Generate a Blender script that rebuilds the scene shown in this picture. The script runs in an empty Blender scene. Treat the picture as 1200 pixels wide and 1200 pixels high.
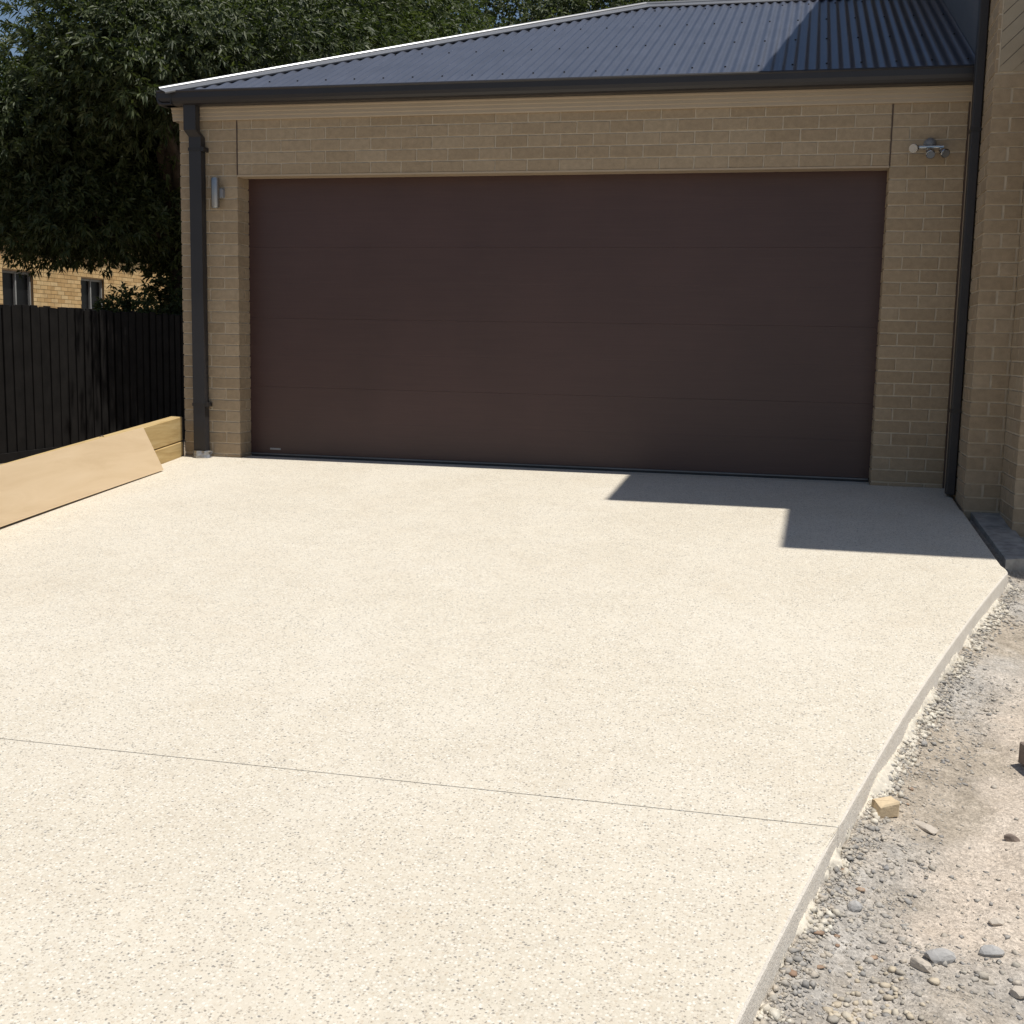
import bpy, math, random
import numpy as np
from mathutils import Vector, Matrix

scene = bpy.context.scene
col = scene.collection
random.seed(7)
RNG = np.random.default_rng(11)

# ------------------------------------------------------------------ camera
cam_data = bpy.data.cameras.new('camera')
cam_data.sensor_width = 36.0
cam_data.lens = 42.0
cam_data.clip_start = 0.05
cam_data.clip_end = 3000.0
cam = bpy.data.objects.new('camera', cam_data)
col.objects.link(cam)
CR = Vector((0.97303892, 0.22980983, 0.01956301))
CU = Vector((-0.05034046, 0.12883817, 0.99038708))
CF = Vector((-0.22508022, 0.96466998, -0.13693329))
CP = Vector((4.25046573, -8.7037229, 0.91303135))
cam.matrix_world = Matrix(((CR.x, CU.x, -CF.x, CP.x), (CR.y, CU.y, -CF.y, CP.y), (CR.z, CU.z, -CF.z, CP.z), (0, 0, 0, 1)))
scene.camera = cam

# ------------------------------------------------------------------ light
SUN_D = Vector((-0.292, 0.06, -1.0)).normalized()      # direction the light travels
world = bpy.data.worlds.new('World')
scene.world = world
world.use_nodes = True
wn = world.node_tree.nodes
wl = world.node_tree.links
bg = wn['Background']
sky = wn.new('ShaderNodeTexSky')
sky.sky_type = 'NISHITA'
sky.sun_disc = False
sky.sun_elevation = math.asin(-SUN_D.z)
sky.sun_rotation = math.atan2(-SUN_D.x, -SUN_D.y)
sky.altitude = 20
sky.air_density = 1.0
sky.dust_density = 0.8
sky.ozone_density = 1.2
wl.new(sky.outputs[0], bg.inputs[0])
bg.inputs[1].default_value = 0.078
sun_data = bpy.data.lights.new('sun', 'SUN')
sun_data.energy = 4.55
sun_data.angle = math.radians(0.53)
sun_data.color = (1.0, 0.955, 0.88)
sun = bpy.data.objects.new('sun', sun_data)
col.objects.link(sun)
sun.rotation_euler = SUN_D.to_track_quat('-Z', 'Y').to_euler()
sun.location = (8, -4, 14)
vs = scene.view_settings
vs.view_transform = 'Standard'
vs.look = 'None'
vs.exposure = 0.0
vs.gamma = 1.0
vs.use_curve_mapping = False
scene.cycles.max_bounces = 6
scene.cycles.diffuse_bounces = 4
scene.cycles.glossy_bounces = 3
scene.cycles.transmission_bounces = 2
scene.cycles.transparent_max_bounces = 4
scene.cycles.caustics_reflective = False
scene.cycles.caustics_refractive = False

# ------------------------------------------------------------------ materials
def mat(name):
    m = bpy.data.materials.new(name)
    m.use_nodes = True
    nt = m.node_tree
    b = nt.nodes['Principled BSDF']
    return m, nt, b

def N(nt, kind, **kw):
    n = nt.nodes.new(kind)
    for k, v in kw.items():
        setattr(n, k, v)
    return n

def ramp(nt, fac, stops, interp='LINEAR'):
    r = N(nt, 'ShaderNodeValToRGB')
    r.color_ramp.interpolation = interp
    el = r.color_ramp.elements
    while len(el) < len(stops):
        el.new(0.5)
    for e, (p, c) in zip(el, stops):
        e.position = p
        e.color = (c[0], c[1], c[2], 1) if hasattr(c, '__len__') else (c, c, c, 1)
    nt.links.new(fac, r.inputs[0])
    return r.outputs[0]

def noise(nt, vec, scale, detail=4, rough=0.55, dist=0.0):
    n = N(nt, 'ShaderNodeTexNoise')
    n.inputs['Scale'].default_value = scale
    n.inputs['Detail'].default_value = detail
    n.inputs['Roughness'].default_value = rough
    n.inputs['Distortion'].default_value = dist
    if vec is not None:
        nt.links.new(vec, n.inputs['Vector'])
    return n.outputs['Fac']

def mix(nt, fac, a, b, mode='MIX'):
    m = N(nt, 'ShaderNodeMix', data_type='RGBA', blend_type=mode)
    for i, v in ((0, fac), (6, a), (7, b)):
        sock = m.inputs[i]
        if isinstance(v, bpy.types.NodeSocket):
            nt.links.new(v, sock)
        elif isinstance(v, (int, float)):
            sock.default_value = v if i == 0 else (v, v, v, 1)
        else:
            sock.default_value = (v[0], v[1], v[2], 1)
    return m.outputs[2]

def math_n(nt, op, a, b=0.0, c=0.0):
    m = N(nt, 'ShaderNodeMath', operation=op)
    for i, v in enumerate((a, b, c)):
        if isinstance(v, bpy.types.NodeSocket):
            nt.links.new(v, m.inputs[i])
        else:
            m.inputs[i].default_value = v
    return m.outputs[0]

def bump(nt, b, height, strength=0.3, dist=0.01):
    n = N(nt, 'ShaderNodeBump')
    n.inputs['Strength'].default_value = strength
    n.inputs['Distance'].default_value = dist
    nt.links.new(height, n.inputs['Height'])
    nt.links.new(n.outputs[0], b.inputs['Normal'])

def wpos(nt):
    return N(nt, 'ShaderNodeNewGeometry').outputs['Position']

def scaled(nt, vec, s):
    m = N(nt, 'ShaderNodeMapping')
    m.inputs['Scale'].default_value = s
    nt.links.new(vec, m.inputs['Vector'])
    return m.outputs[0]

def simple(name, c, rough=0.6, metal=0.0, var=0.15, scale=8.0, bmp=0.0, bscale=80.0, spec=0.5):
    m, nt, b = mat(name)
    p = wpos(nt)
    f = noise(nt, p, scale, 5)
    cc = ramp(nt, f, [(0.25, tuple(x * (1 - var) for x in c)), (0.75, tuple(min(1, x * (1 + var)) for x in c))])
    nt.links.new(cc, b.inputs['Base Color'])
    b.inputs['Roughness'].default_value = rough
    b.inputs['Metallic'].default_value = metal
    b.inputs['Specular IOR Level'].default_value = spec
    if bmp:
        bump(nt, b, noise(nt, p, bscale, 4), bmp, 0.004)
    return m

def brick_mat(name, c1, c2, c3):
    m, nt, b = mat(name)
    p = wpos(nt)
    oi = N(nt, 'ShaderNodeObjectInfo').outputs['Random']
    base = ramp(nt, oi, [(0.0, c1), (0.5, c2), (1.0, c3)])
    f = noise(nt, p, 26, 6, 0.65)
    base = mix(nt, 1.0, base, ramp(nt, f, [(0.3, 0.84), (0.7, 1.12)]), 'MULTIPLY')
    g = noise(nt, p, 260, 2, 0.6)
    base = mix(nt, 1.0, base, ramp(nt, g, [(0.3, 0.86), (0.5, 1.0), (0.72, 1.1)]), 'MULTIPLY')
    nt.links.new(base, b.inputs['Base Color'])
    b.inputs['Roughness'].default_value = 0.9
    b.inputs['Specular IOR Level'].default_value = 0.2
    bump(nt, b, math_n(nt, 'ADD', noise(nt, p, 240, 3), noise(nt, p, 40, 3)), 0.5, 0.003)
    return m

M = {}
M['brick'] = brick_mat('tan_brick', (.342, .260, .172), (.378, .290, .195), (.402, .315, .217))
M['brick_rough'] = brick_mat('rough_tan_brick', (.30, .205, .13), (.35, .255, .17), (.39, .30, .21))
M['mortar'] = simple('mortar', (.555, .475, .362), .95, 0, .12, 30, .5, 300, .2)
M['mortar_yellow'] = simple('yellow_mortar', (.24, .16, .09), .95, 0, .12, 20, 0, 0, .2)
M['cj'] = simple('control_joint_sealant', (.085, .055, .04), .7)
M['frieze'] = simple('painted_frieze', (.40, .325, .24), .5, 0, .04, 3, .05, 100)
M['gutter'] = simple('charcoal_steel', (.022, .020, .022), .42, 0, .1, 4)
M['pipe'] = simple('charcoal_pipe', (.024, .023, .026), .5, 0, .1, 4)
M['clip'] = simple('dark_clip', (.02, .018, .018), .5)
M['foil'] = simple('crumpled_foil', (.34, .34, .35), .45, .8, .2, 60, .8, 90)
M['steel'] = simple('brushed_steel', (.34, .34, .34), .42, 1.0, .08, 30)
M['chrome'] = simple('chrome', (.45, .46, .48), .2, 1.0, .05, 30)
M['grey_plastic'] = simple('grey_plastic', (.22, .23, .25), .45)
M['glass_lens'] = simple('lamp_lens', (.5, .52, .54), .08, .7)
M['lintel'] = simple('painted_lintel', (.42, .33, .23), .5, 0, .06, 5)
M['sticker'] = simple('sticker', (.32, .32, .32), .5)
M['alu'] = simple('aluminium_bar', (.16, .165, .175), .45, .3)
M['rubber'] = simple('rubber_seal', (.035, .035, .036), .7)
M['cap'] = simple('glare_pale_cap', (.20, .205, .215), .34, .30, .06, 6)  # paler than the roof sheet: sun glare on the capping put into its colour
M['screw'] = simple('roof_screw', (.02, .02, .022), .5)
M['upper'] = simple('grey_cladding', (.16, .155, .155), .7, 0, .06, 3, .1, 60)
M['panel'] = simple('lining_board', (.36, .30, .215), .7, 0, .1, 9, .15, 90)
M['plinth'] = simple('concrete_plinth', (.34, .32, .285), .9, 0, .45, 14, .6, 120)
M['roof_far'] = simple('dark_roof', (.05, .045, .042), .7, 0, .2, 5)
M['window_dark'] = simple('dark_window', (.012, .012, .013), .35, 0, .15, 8, 0, 80, .2)
M['window_white'] = simple('white_window_frame', (.34, .34, .33), .5)
M['bark'] = simple('bark', (.06, .045, .034), .95, 0, .4, 12, .8, 40)
M['fence'] = simple('shade_dark_paling', (.015, .0135, .0125), .98, 0, .35, 5, .4, 60, .15)  # near-black base colour stands in for the deep shade of the tree
M['soffit'] = simple('soffit', (.55, .53, .48), .7)

def door_mat():
    m, nt, b = mat('dark_timber_look_door')
    p = wpos(nt)
    g = noise(nt, scaled(nt, p, (1.2, 1, 70)), 2.0, 6, .6, .4)
    c = ramp(nt, g, [(0.3, (.060, .031, .029)), (0.55, (.066, .035, .032)), (0.8, (.073, .040, .037))])
    d = noise(nt, p, 1.4, 3)
    c = mix(nt, 1.0, c, ramp(nt, d, [(.3, .9), (.7, 1.08)]), 'MULTIPLY')
    nt.links.new(c, b.inputs['Base Color'])
    b.inputs['Roughness'].default_value = .42
    b.inputs['Specular IOR Level'].default_value = .45
    bump(nt, b, g, .12, .002)
    return m
M['door'] = door_mat()

def roof_mat():
    m, nt, b = mat('slate_blue_corrugated_steel')
    p = wpos(nt)
    f = noise(nt, p, 3.0, 5)
    c = ramp(nt, f, [(.3, (.052, .061, .088)), (.7, (.064, .073, .102))])
    d = noise(nt, scaled(nt, p, (30, 3, 3)), 1.0, 4)
    c = mix(nt, 1.0, c, ramp(nt, d, [(.35, .92), (.7, 1.08)]), 'MULTIPLY')
    nt.links.new(c, b.inputs['Base Color'])
    b.inputs['Roughness'].default_value = .38
    b.inputs['Specular IOR Level'].default_value = .6
    return m
M['roof'] = roof_mat()

def slab_mat():
    m, nt, b = mat('exposed_aggregate')
    p = wpos(nt)
    big = noise(nt, p, .9, 4, .6)
    med = noise(nt, p, 9, 4, .6)
    base = ramp(nt, big, [(.3, (.595, .54, .438)), (.55, (.632, .578, .475)), (.75, (.657, .608, .513))])
    base = mix(nt, 1.0, base, ramp(nt, med, [(.3, .94), (.7, 1.04)]), 'MULTIPLY')
    # pale quartz stones, close packed
    v1 = N(nt, 'ShaderNodeTexVoronoi', voronoi_dimensions='2D'); v1.inputs['Scale'].default_value = 95
    nt.links.new(p, v1.inputs['Vector'])
    rnd = N(nt, 'ShaderNodeSeparateColor'); nt.links.new(v1.outputs['Color'], rnd.inputs[0])
    stone = ramp(nt, rnd.outputs[0], [(0, (.53, .455, .35)), (.25, (.635, .57, .465)), (.7, (.68, .63, .53)), (1, (.80, .765, .69))])
    inside = ramp(nt, v1.outputs['Distance'], [(.28, 1), (.48, 0)])
    c = mix(nt, math_n(nt, 'MULTIPLY', inside, .75), base, stone)
    stain = noise(nt, p, 2.3, 5, .65, .6)
    c = mix(nt, ramp(nt, stain, [(.50, 0), (.72, .16)]), c, (.52, .43, .315))
    dusty = noise(nt, scaled(nt, p, (1, .5, 1)), 1.1, 4, .6, 1.0)
    c = mix(nt, ramp(nt, dusty, [(.50, 0), (.75, .35)]), c, (.70, .655, .565))
    # grey and brown stones among the pale ones, irregular in outline and patchy in number
    wob = N(nt, 'ShaderNodeTexNoise'); wob.inputs['Scale'].default_value = 170; wob.inputs['Detail'].default_value = 2
    nt.links.new(p, wob.inputs['Vector'])
    va = N(nt, 'ShaderNodeVectorMath', operation='MULTIPLY_ADD')
    nt.links.new(wob.outputs['Color'], va.inputs[0]); va.inputs[1].default_value = (.008, .008, .008); nt.links.new(p, va.inputs[2])
    patch = ramp(nt, noise(nt, p, 5, 3), [(.3, -.03), (.7, .03)])
    for sc, thr, lo, hi, amt in ((118, .92, (.20, .18, .155), (.36, .31, .25), .75), (150, .895, (.22, .20, .17), (.40, .345, .28), .65), (230, .88, (.26, .235, .20), (.42, .37, .30), .55), (104, .975, (.12, .117, .115), (.19, .18, .17), .75)):
        v = N(nt, 'ShaderNodeTexVoronoi', voronoi_dimensions='2D'); v.inputs['Scale'].default_value = sc
        nt.links.new(va.outputs[0], v.inputs['Vector'])
        s = N(nt, 'ShaderNodeSeparateColor'); nt.links.new(v.outputs['Color'], s.inputs[0])
        sel = math_n(nt, 'GREATER_THAN', math_n(nt, 'ADD', s.outputs[1], patch), thr)
        ins = ramp(nt, v.outputs['Distance'], [(.22, 1), (.46, 0)])
        c = mix(nt, math_n(nt, 'MULTIPLY', math_n(nt, 'MULTIPLY', sel, ins), amt), c, ramp(nt, s.outputs[2], [(0, lo), (1, hi)]))
    nt.links.new(c, b.inputs['Base Color'])
    b.inputs['Roughness'].default_value = .8
    b.inputs['Specular IOR Level'].default_value = .3
    bump(nt, b, noise(nt, p, 240, 2), .4, .003)
    return m
M['slab'] = slab_mat()

def slab_edge_mat():
    m, nt, b = mat('formed_concrete_edge')
    p = wpos(nt)
    f = noise(nt, p, 18, 6, .7)
    c = ramp(nt, f, [(.3, (.68, .625, .545)), (.6, (.75, .70, .62)), (.75, (.80, .76, .69))])
    pits = noise(nt, p, 150, 3, .7)
    c = mix(nt, ramp(nt, pits, [(.60, 0), (.68, 1)]), c, (.46, .42, .37))
    nt.links.new(c, b.inputs['Base Color'])
    b.inputs['Roughness'].default_value = .9
    bump(nt, b, noise(nt, p, 90, 5, .7), .8, .006)
    return m
M['slab_edge'] = slab_edge_mat()

def wood_mat(name, lo, mid, hi, axis=(1, 1, 1), knots=True, rough=.75, stretch=(9, .7, 9)):
    m, nt, b = mat(name)
    p = wpos(nt)
    g = noise(nt, scaled(nt, p, stretch), 3.2, 5, .6, .8)
    c = ramp(nt, g, [(.28, lo), (.5, mid), (.72, hi)])
    if knots:
        k = noise(nt, scaled(nt, p, (3, 1.6, 5)), 2.2, 2, .5)
        c = mix(nt, ramp(nt, k, [(.70, 0), (.78, .8)]), c, tuple(x * .45 for x in lo))
    nt.links.new(c, b.inputs['Base Color'])
    b.inputs['Roughness'].default_value = rough
    b.inputs['Specular IOR Level'].default_value = .3
    bump(nt, b, g, .2, .003)
    return m
M['sleeper'] = wood_mat('treated_pine', (.40, .27, .115), (.50, .36, .165), (.57, .43, .22))
M['ply'] = wood_mat('pale_board', (.575, .435, .275), (.63, .485, .315), (.665, .52, .35), knots=False, rough=.6, stretch=(3, .4, 3))

def island_mat(name, stops, rough=.9, sat_noise=40):
    m, nt, b = mat(name)
    g = N(nt, 'ShaderNodeNewGeometry')
    c = ramp(nt, g.outputs['Random Per Island'], stops)
    f = noise(nt, g.outputs['Position'], sat_noise, 4, .6)
    c = mix(nt, 1.0, c, ramp(nt, f, [(.3, .82), (.7, 1.12)]), 'MULTIPLY')
    nt.links.new(c, b.inputs['Base Color'])
    b.inputs['Roughness'].default_value = rough
    b.inputs['Specular IOR Level'].default_value = .25
    bump(nt, b, noise(nt, g.outputs['Position'], 220, 3), .4, .003)
    return m
M['gravel'] = island_mat('mixed_gravel', [(0, (.27, .26, .245)), (.25, (.37, .35, .32)), (.5, (.46, .42, .355)), (.75, (.52, .46, .38)), (.9, (.42, .385, .335)), (1, (.31, .305, .30))])
M['pebble'] = island_mat('tan_pebble', [(0, (.30, .29, .27)), (.35, (.46, .40, .31)), (.7, (.55, .47, .35)), (1, (.58, .52, .42))], .7)
M['spill'] = island_mat('cement_spill', [(0, (.50, .46, .38)), (.5, (.62, .57, .48)), (1, (.70, .66, .57))])
M['chip'] = island_mat('reddish_chip', [(0, (.26, .17, .12)), (1, (.38, .27, .19))])
M['stone_blue'] = simple('blue_grey_stone', (.38, .37, .355), .85, 0, .25, 30, .6, 80)
M['stone_tan'] = simple('tan_stone', (.52, .46, .385), .85, 0, .2, 30, .6, 80)
M['stone_brown'] = simple('brown_stone', (.20, .155, .125), .85, 0, .25, 30, .6, 80)
M['offcut'] = simple('yellow_brick_offcut', (.62, .49, .32), .9, 0, .12, 40, .5, 120)
M['nbrick'] = island_mat('yellow_brick', [(0, (.62, .40, .18)), (.5, (.76, .52, .25)), (1, (.82, .60, .32))], .9, 6)

def ground_mat():
    m, nt, b = mat('dirt_and_sand')
    p = wpos(nt)
    f = noise(nt, p, 1.6, 6, .6, .3)
    g = noise(nt, p, 9, 6, .65)
    h = noise(nt, p, 60, 4, .65)
    dirt = ramp(nt, g, [(.3, (.31, .265, .21)), (.5, (.44, .38, .305)), (.7, (.54, .47, .385))])
    grey = ramp(nt, g, [(.3, (.38, .355, .32)), (.7, (.54, .505, .455))])
    sand = ramp(nt, g, [(.3, (.56, .475, .385)), (.7, (.65, .565, .47))])
    # sandy stretch away from the slab edge, grey crushed rock close to it
    sep = N(nt, 'ShaderNodeSeparateXYZ'); nt.links.new(p, sep.inputs[0])
    dist = math_n(nt, 'SUBTRACT', sep.outputs[0], math_n(nt, 'ADD', math_n(nt, 'MULTIPLY', sep.outputs[1], math_n(nt, 'MULTIPLY_ADD', sep.outputs[1], 0.01428, 0.41005)), 6.21181))
    d2 = math_n(nt, 'ADD', dist, math_n(nt, 'MULTIPLY', math_n(nt, 'SUBTRACT', f, .5), .9))
    sandf = ramp(nt, d2, [(.20, 0), (.34, 1)])
    near = ramp(nt, math_n(nt, 'ADD', sep.outputs[1], math_n(nt, 'MULTIPLY', f, .5)), [(0, 0), (1, 1)])
    ymask = math_n(nt, 'MULTIPLY',
                   ramp(nt, math_n(nt, 'DIVIDE', math_n(nt, 'ADD', sep.outputs[1], 5.95), .8), [(.15, 0), (.45, 1)]),
                   ramp(nt, math_n(nt, 'DIVIDE', math_n(nt, 'ADD', sep.outputs[1], 4.3), 1.6), [(.2, 1), (.75, 0)]))
    c = mix(nt, ramp(nt, f, [(.42, 0), (.58, 1)]), dirt, grey)
    c = mix(nt, math_n(nt, 'MULTIPLY', sandf, ymask), c, sand)
    c = mix(nt, 1.0, c, ramp(nt, h, [(.3, .78), (.7, 1.14)]), 'MULTIPLY')
    # left of the garage: darker brown soil
    grit = N(nt, 'ShaderNodeTexVoronoi', voronoi_dimensions='2D'); grit.inputs['Scale'].default_value = 170
    nt.links.new(p, grit.inputs['Vector'])
    gs = N(nt, 'ShaderNodeSeparateColor'); nt.links.new(grit.outputs['Color'], gs.inputs[0])
    c = mix(nt, .55, c, mix(nt, 1.0, c, ramp(nt, gs.outputs[0], [(0, .55), (.5, 1.0), (1, 1.35)]), 'MULTIPLY'))
    left = ramp(nt, math_n(nt, 'MULTIPLY', sep.outputs[0], -1.0), [(.45, 0), (.6, 1)])
    left_soil = ramp(nt, g, [(.3, (.17, .13, .095)), (.7, (.33, .27, .20))])
    c = mix(nt, left, c, left_soil)
    nt.links.new(c, b.inputs['Base Color'])
    b.inputs['Roughness'].default_value = .95
    b.inputs['Specular IOR Level'].default_value = .2
    bump(nt, b, math_n(nt, 'ADD', h, math_n(nt, 'MULTIPLY', noise(nt, p, 180, 3), .5)), .9, .012)
    return m
M['ground'] = ground_mat()

def leaf_mat(name, dark, midc, light, trans=.3):
    m, nt, b = mat(name)
    g = N(nt, 'ShaderNodeNewGeometry')
    c = ramp(nt, g.outputs['Random Per Island'], [(0, dark), (.6, midc), (1, light)])
    c = mix(nt, 1.0, c, ramp(nt, noise(nt, g.outputs['Position'], .9, 3), [(.3, .75), (.7, 1.2)]), 'MULTIPLY')
    nt.links.new(c, b.inputs['Base Color'])
    b.inputs['Roughness'].default_value = .52
    b.inputs['Specular IOR Level'].default_value = .35
    t = N(nt, 'ShaderNodeBsdfTranslucent')
    tc = mix(nt, 1.0, c, (1.1, 1.25, .5), 'MULTIPLY')
    nt.links.new(tc, t.inputs[0])
    ms = N(nt, 'ShaderNodeMixShader'); ms.inputs[0].default_value = trans
    out = nt.nodes['Material Output']
    nt.links.new(b.outputs[0], ms.inputs[1]); nt.links.new(t.outputs[0], ms.inputs[2])
    nt.links.new(ms.outputs[0], out.inputs[0])
    return m
M['leaf'] = leaf_mat('dark_glossy_leaf', (.032, .047, .018), (.064, .083, .031), (.12, .14, .066), .3)
M['leaf2'] = leaf_mat('mid_green_leaf', (.045, .065, .024), (.085, .108, .042), (.12, .14, .065), .35)
M['leaf3'] = leaf_mat('olive_leaf', (.055, .07, .032), (.09, .11, .052), (.12, .14, .075), .35)

# ------------------------------------------------------------------ helpers
def link(o, parent=None):
    col.objects.link(o)
    if parent is not None:
        o.parent = parent
    return o

def tag(o, label=None, cat=None, group=None, kind=None):
    for k, v in (('label', label), ('category', cat), ('group', group), ('kind', kind)):
        if v:
            o[k] = v
    return o

def empty(name, loc=(0, 0, 0)):
    o = bpy.data.objects.new(name, None)
    o.location = loc
    o.empty_display_size = .2
    return link(o)

class MB:
    def __init__(self):
        self.v, self.f = [], []
    def add(self, vs, fs):
        n = len(self.v)
        self.v += [tuple(x) for x in vs]
        self.f += [tuple(i + n for i in f) for f in fs]
        return self
    def box(self, x0, x1, y0, y1, z0, z1, bev=0.0):
        if bev <= 0:
            return self.add([(x0, y0, z0), (x1, y0, z0), (x1, y1, z0), (x0, y1, z0), (x0, y0, z1), (x1, y0, z1), (x1, y1, z1), (x0, y1, z1)],
                            [(0, 3, 2, 1), (4, 5, 6, 7), (0, 1, 5, 4), (1, 2, 6, 5), (2, 3, 7, 6), (3, 0, 4, 7)])
        b = bev
        P = []
        for z, i in ((z0, b), (z0 + b, 0), (z1 - b, 0), (z1, b)):
            P += [(x0 + i + b * (i == 0), y0 + i, z), (x1 - i - b * (i == 0), y0 + i, z), (x1 - i, y0 + i + b * (i == 0), z), (x1 - i, y1 - i - b * (i == 0), z),
                  (x1 - i - b * (i == 0), y1 - i, z), (x0 + i + b * (i == 0), y1 - i, z), (x0 + i, y1 - i - b * (i == 0), z), (x0 + i, y0 + i + b * (i == 0), z)]
        F = [tuple(range(7, -1, -1)), tuple(range(24, 32))]
        for k in range(3):
            for j in range(8):
                a, c = k * 8 + j, k * 8 + (j + 1) % 8
                F.append((a, c, c + 8, a + 8))
        return self.add(P, F)
    def prism(self, prof, a, b, axis):
        """profile (list of 2D) swept from a to b along axis 'x' or 'y'"""
        n = len(prof)
        mk = (lambda t, p: (t, p[0], p[1])) if axis == 'x' else (lambda t, p: (p[0], t, p[1]))
        V = [mk(a, p) for p in prof] + [mk(b, p) for p in prof]
        F = [(i, (i + 1) % n, (i + 1) % n + n, i + n) for i in range(n)]
        F += [tuple(range(n - 1, -1, -1)), tuple(range(n, 2 * n))]
        return self.add(V, F)
    def tube(self, pts, rads, n=10):
        pts = [Vector(p) for p in pts]
        V, F = [], []
        for i, p in enumerate(pts):
            d = (pts[min(i + 1, len(pts) - 1)] - pts[max(i - 1, 0)]).normalized()
            a = d.orthogonal().normalized() if i == 0 else (a - d * a.dot(d)).normalized()
            c = d.cross(a)
            r = rads[i] if hasattr(rads, '__len__') else rads
            V += [p + (a * math.cos(2 * math.pi * j / n) + c * math.sin(2 * math.pi * j / n)) * r for j in range(n)]
        for i in range(len(pts) - 1):
            for j in range(n):
                k = (j + 1) % n
                F.append((i * n + j, i * n + k, i * n + n + k, i * n + n + j))
        F += [tuple(range(n - 1, -1, -1)), tuple(range((len(pts) - 1) * n, len(pts) * n))]
        return self.add(V, F)
    def mesh(self, name, m, smooth=False):
        me = bpy.data.meshes.new(name)
        me.from_pydata(self.v, [], self.f)
        me.materials.append(m)
        me.update()
        if smooth:
            me.shade_smooth()
        return me
    def build(self, name, m, parent=None, smooth=False):
        me = self.mesh(name, m, smooth)
        import bmesh
        bm = bmesh.new(); bm.from_mesh(me)
        bmesh.ops.recalc_face_normals(bm, faces=bm.faces)
        bm.to_mesh(me); bm.free()
        return link(bpy.data.objects.new(name, me), parent)

def np_mesh(name, V, F, m, parent=None, smooth=False):
    """V (n,3) array, F (k,3 or 4) array"""
    me = bpy.data.meshes.new(name)
    me.vertices.add(len(V)); me.vertices.foreach_set('co', np.ascontiguousarray(V, dtype=np.float32).ravel())
    k = F.shape[1]
    me.loops.add(F.size); me.loops.foreach_set('vertex_index', np.ascontiguousarray(F, dtype=np.int32).ravel())
    me.polygons.add(len(F)); me.polygons.foreach_set('loop_start', np.arange(0, F.size, k, dtype=np.int32))
    me.update(calc_edges=True)
    me.validate()
    me.materials.append(m)
    if smooth:
        me.shade_smooth()
    return link(bpy.data.objects.new(name, me), parent)

S = 0.08                                    # fall of the drive towards the street
def slab_z(y):
    return S * y if y < 0 else 0.0

# ------------------------------------------------------------------ ground
def edge_np(y):                             # right-hand edge of the concrete, a slow flare
    y = np.asarray(y, float)
    q = 6.21181 + 0.41005 * y + 0.01428 * y * y
    q = np.where(y < -6.6, 4.1275 + 0.2216 * (y + 6.6), q)
    return np.where(y < -2.19, q, 5.372)
def edge_x(y):
    return float(edge_np(y))

def smooth_noise(X, Y, seed, scale):
    r = np.random.default_rng(seed)
    out = np.zeros_like(X)
    for k in range(14):
        a = r.uniform(0, 2 * math.pi); w = scale * r.uniform(.5, 2.0); ph = r.uniform(0, 6.28)
        out += np.sin((X * math.cos(a) + Y * math.sin(a)) * w + ph) / 14 ** .5
    return out

def ground_h(X, Y):
    Yc = np.clip(Y, -14, 0)
    right = S * Yc - .135
    left = np.full_like(X, -.45)
    t = np.clip((X + .62) / .2, 0, 1)
    h = left * (1 - t) + right * t
    # bed below the slab and buildings
    ex = edge_np(Y)
    ins = np.clip((ex - X) / .06, 0, 1) * np.clip((X + .48) / .1, 0, 1)
    h = h - ins * .10
    h = h + .055 * np.exp(-np.clip(X - ex, 0, 9) / .12) * (1 - ins) * t
    gap = np.clip((X - ex + .01) / .03, 0, 1) * np.clip((5.62 - X) / .06, 0, 1) * np.clip((Y + 2.05) / .25, 0, 1)
    h = h + gap * .055
    rough = np.clip((X - ex + .02) / .1, 0, 1) * np.clip((9 - X) / 1.0, 0, 1)
    h = h + rough * (smooth_noise(X, Y, 3, 3.0) * .012 + smooth_noise(X, Y, 4, 11.0) * .008 + smooth_noise(X, Y, 5, 34.0) * .0042)
    h = h + (1 - t) * smooth_noise(X, Y, 9, 2.5) * .02
    return h

def axis(fine0, fine1, step, far):
    a = list(np.arange(fine0, fine1, step))
    s = step; x = fine1
    while x < far:
        a.append(x); s *= 1.25; x += s
    a.append(far)
    s = step; x = fine0 - s
    while x > -far:
        a.insert(0, x); s *= 1.25; x -= s
    a.insert(0, -far)
    return np.array(a)
gx = np.unique(np.concatenate([axis(3.4, 7.2, .022, 1500.0), np.arange(-9, 3.4, .2)]))
gy = np.unique(np.concatenate([axis(-7.6, -1.2, .022, 1500.0), np.arange(-1.2, 20, .25)]))
GX, GY = np.meshgrid(gx, gy)
GZ = ground_h(GX, GY)
nxg, nyg = len(gx), len(gy)
idx = np.arange(nxg * nyg).reshape(nyg, nxg)
GF = np.stack([idx[:-1, :-1], idx[:-1, 1:], idx[1:, 1:], idx[1:, :-1]], -1).reshape(-1, 4)
ground = np_mesh('dirt_ground', np.stack([GX, GY, GZ], -1).reshape(-1, 3), GF, M['ground'], None, True)
tag(ground, 'pale sandy dirt ground with crushed rock beside the concrete driveway', 'ground', kind='structure')

def gh(x, y):
    return float(ground_h(np.array([float(x)]), np.array([float(y)]))[0])

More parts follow.
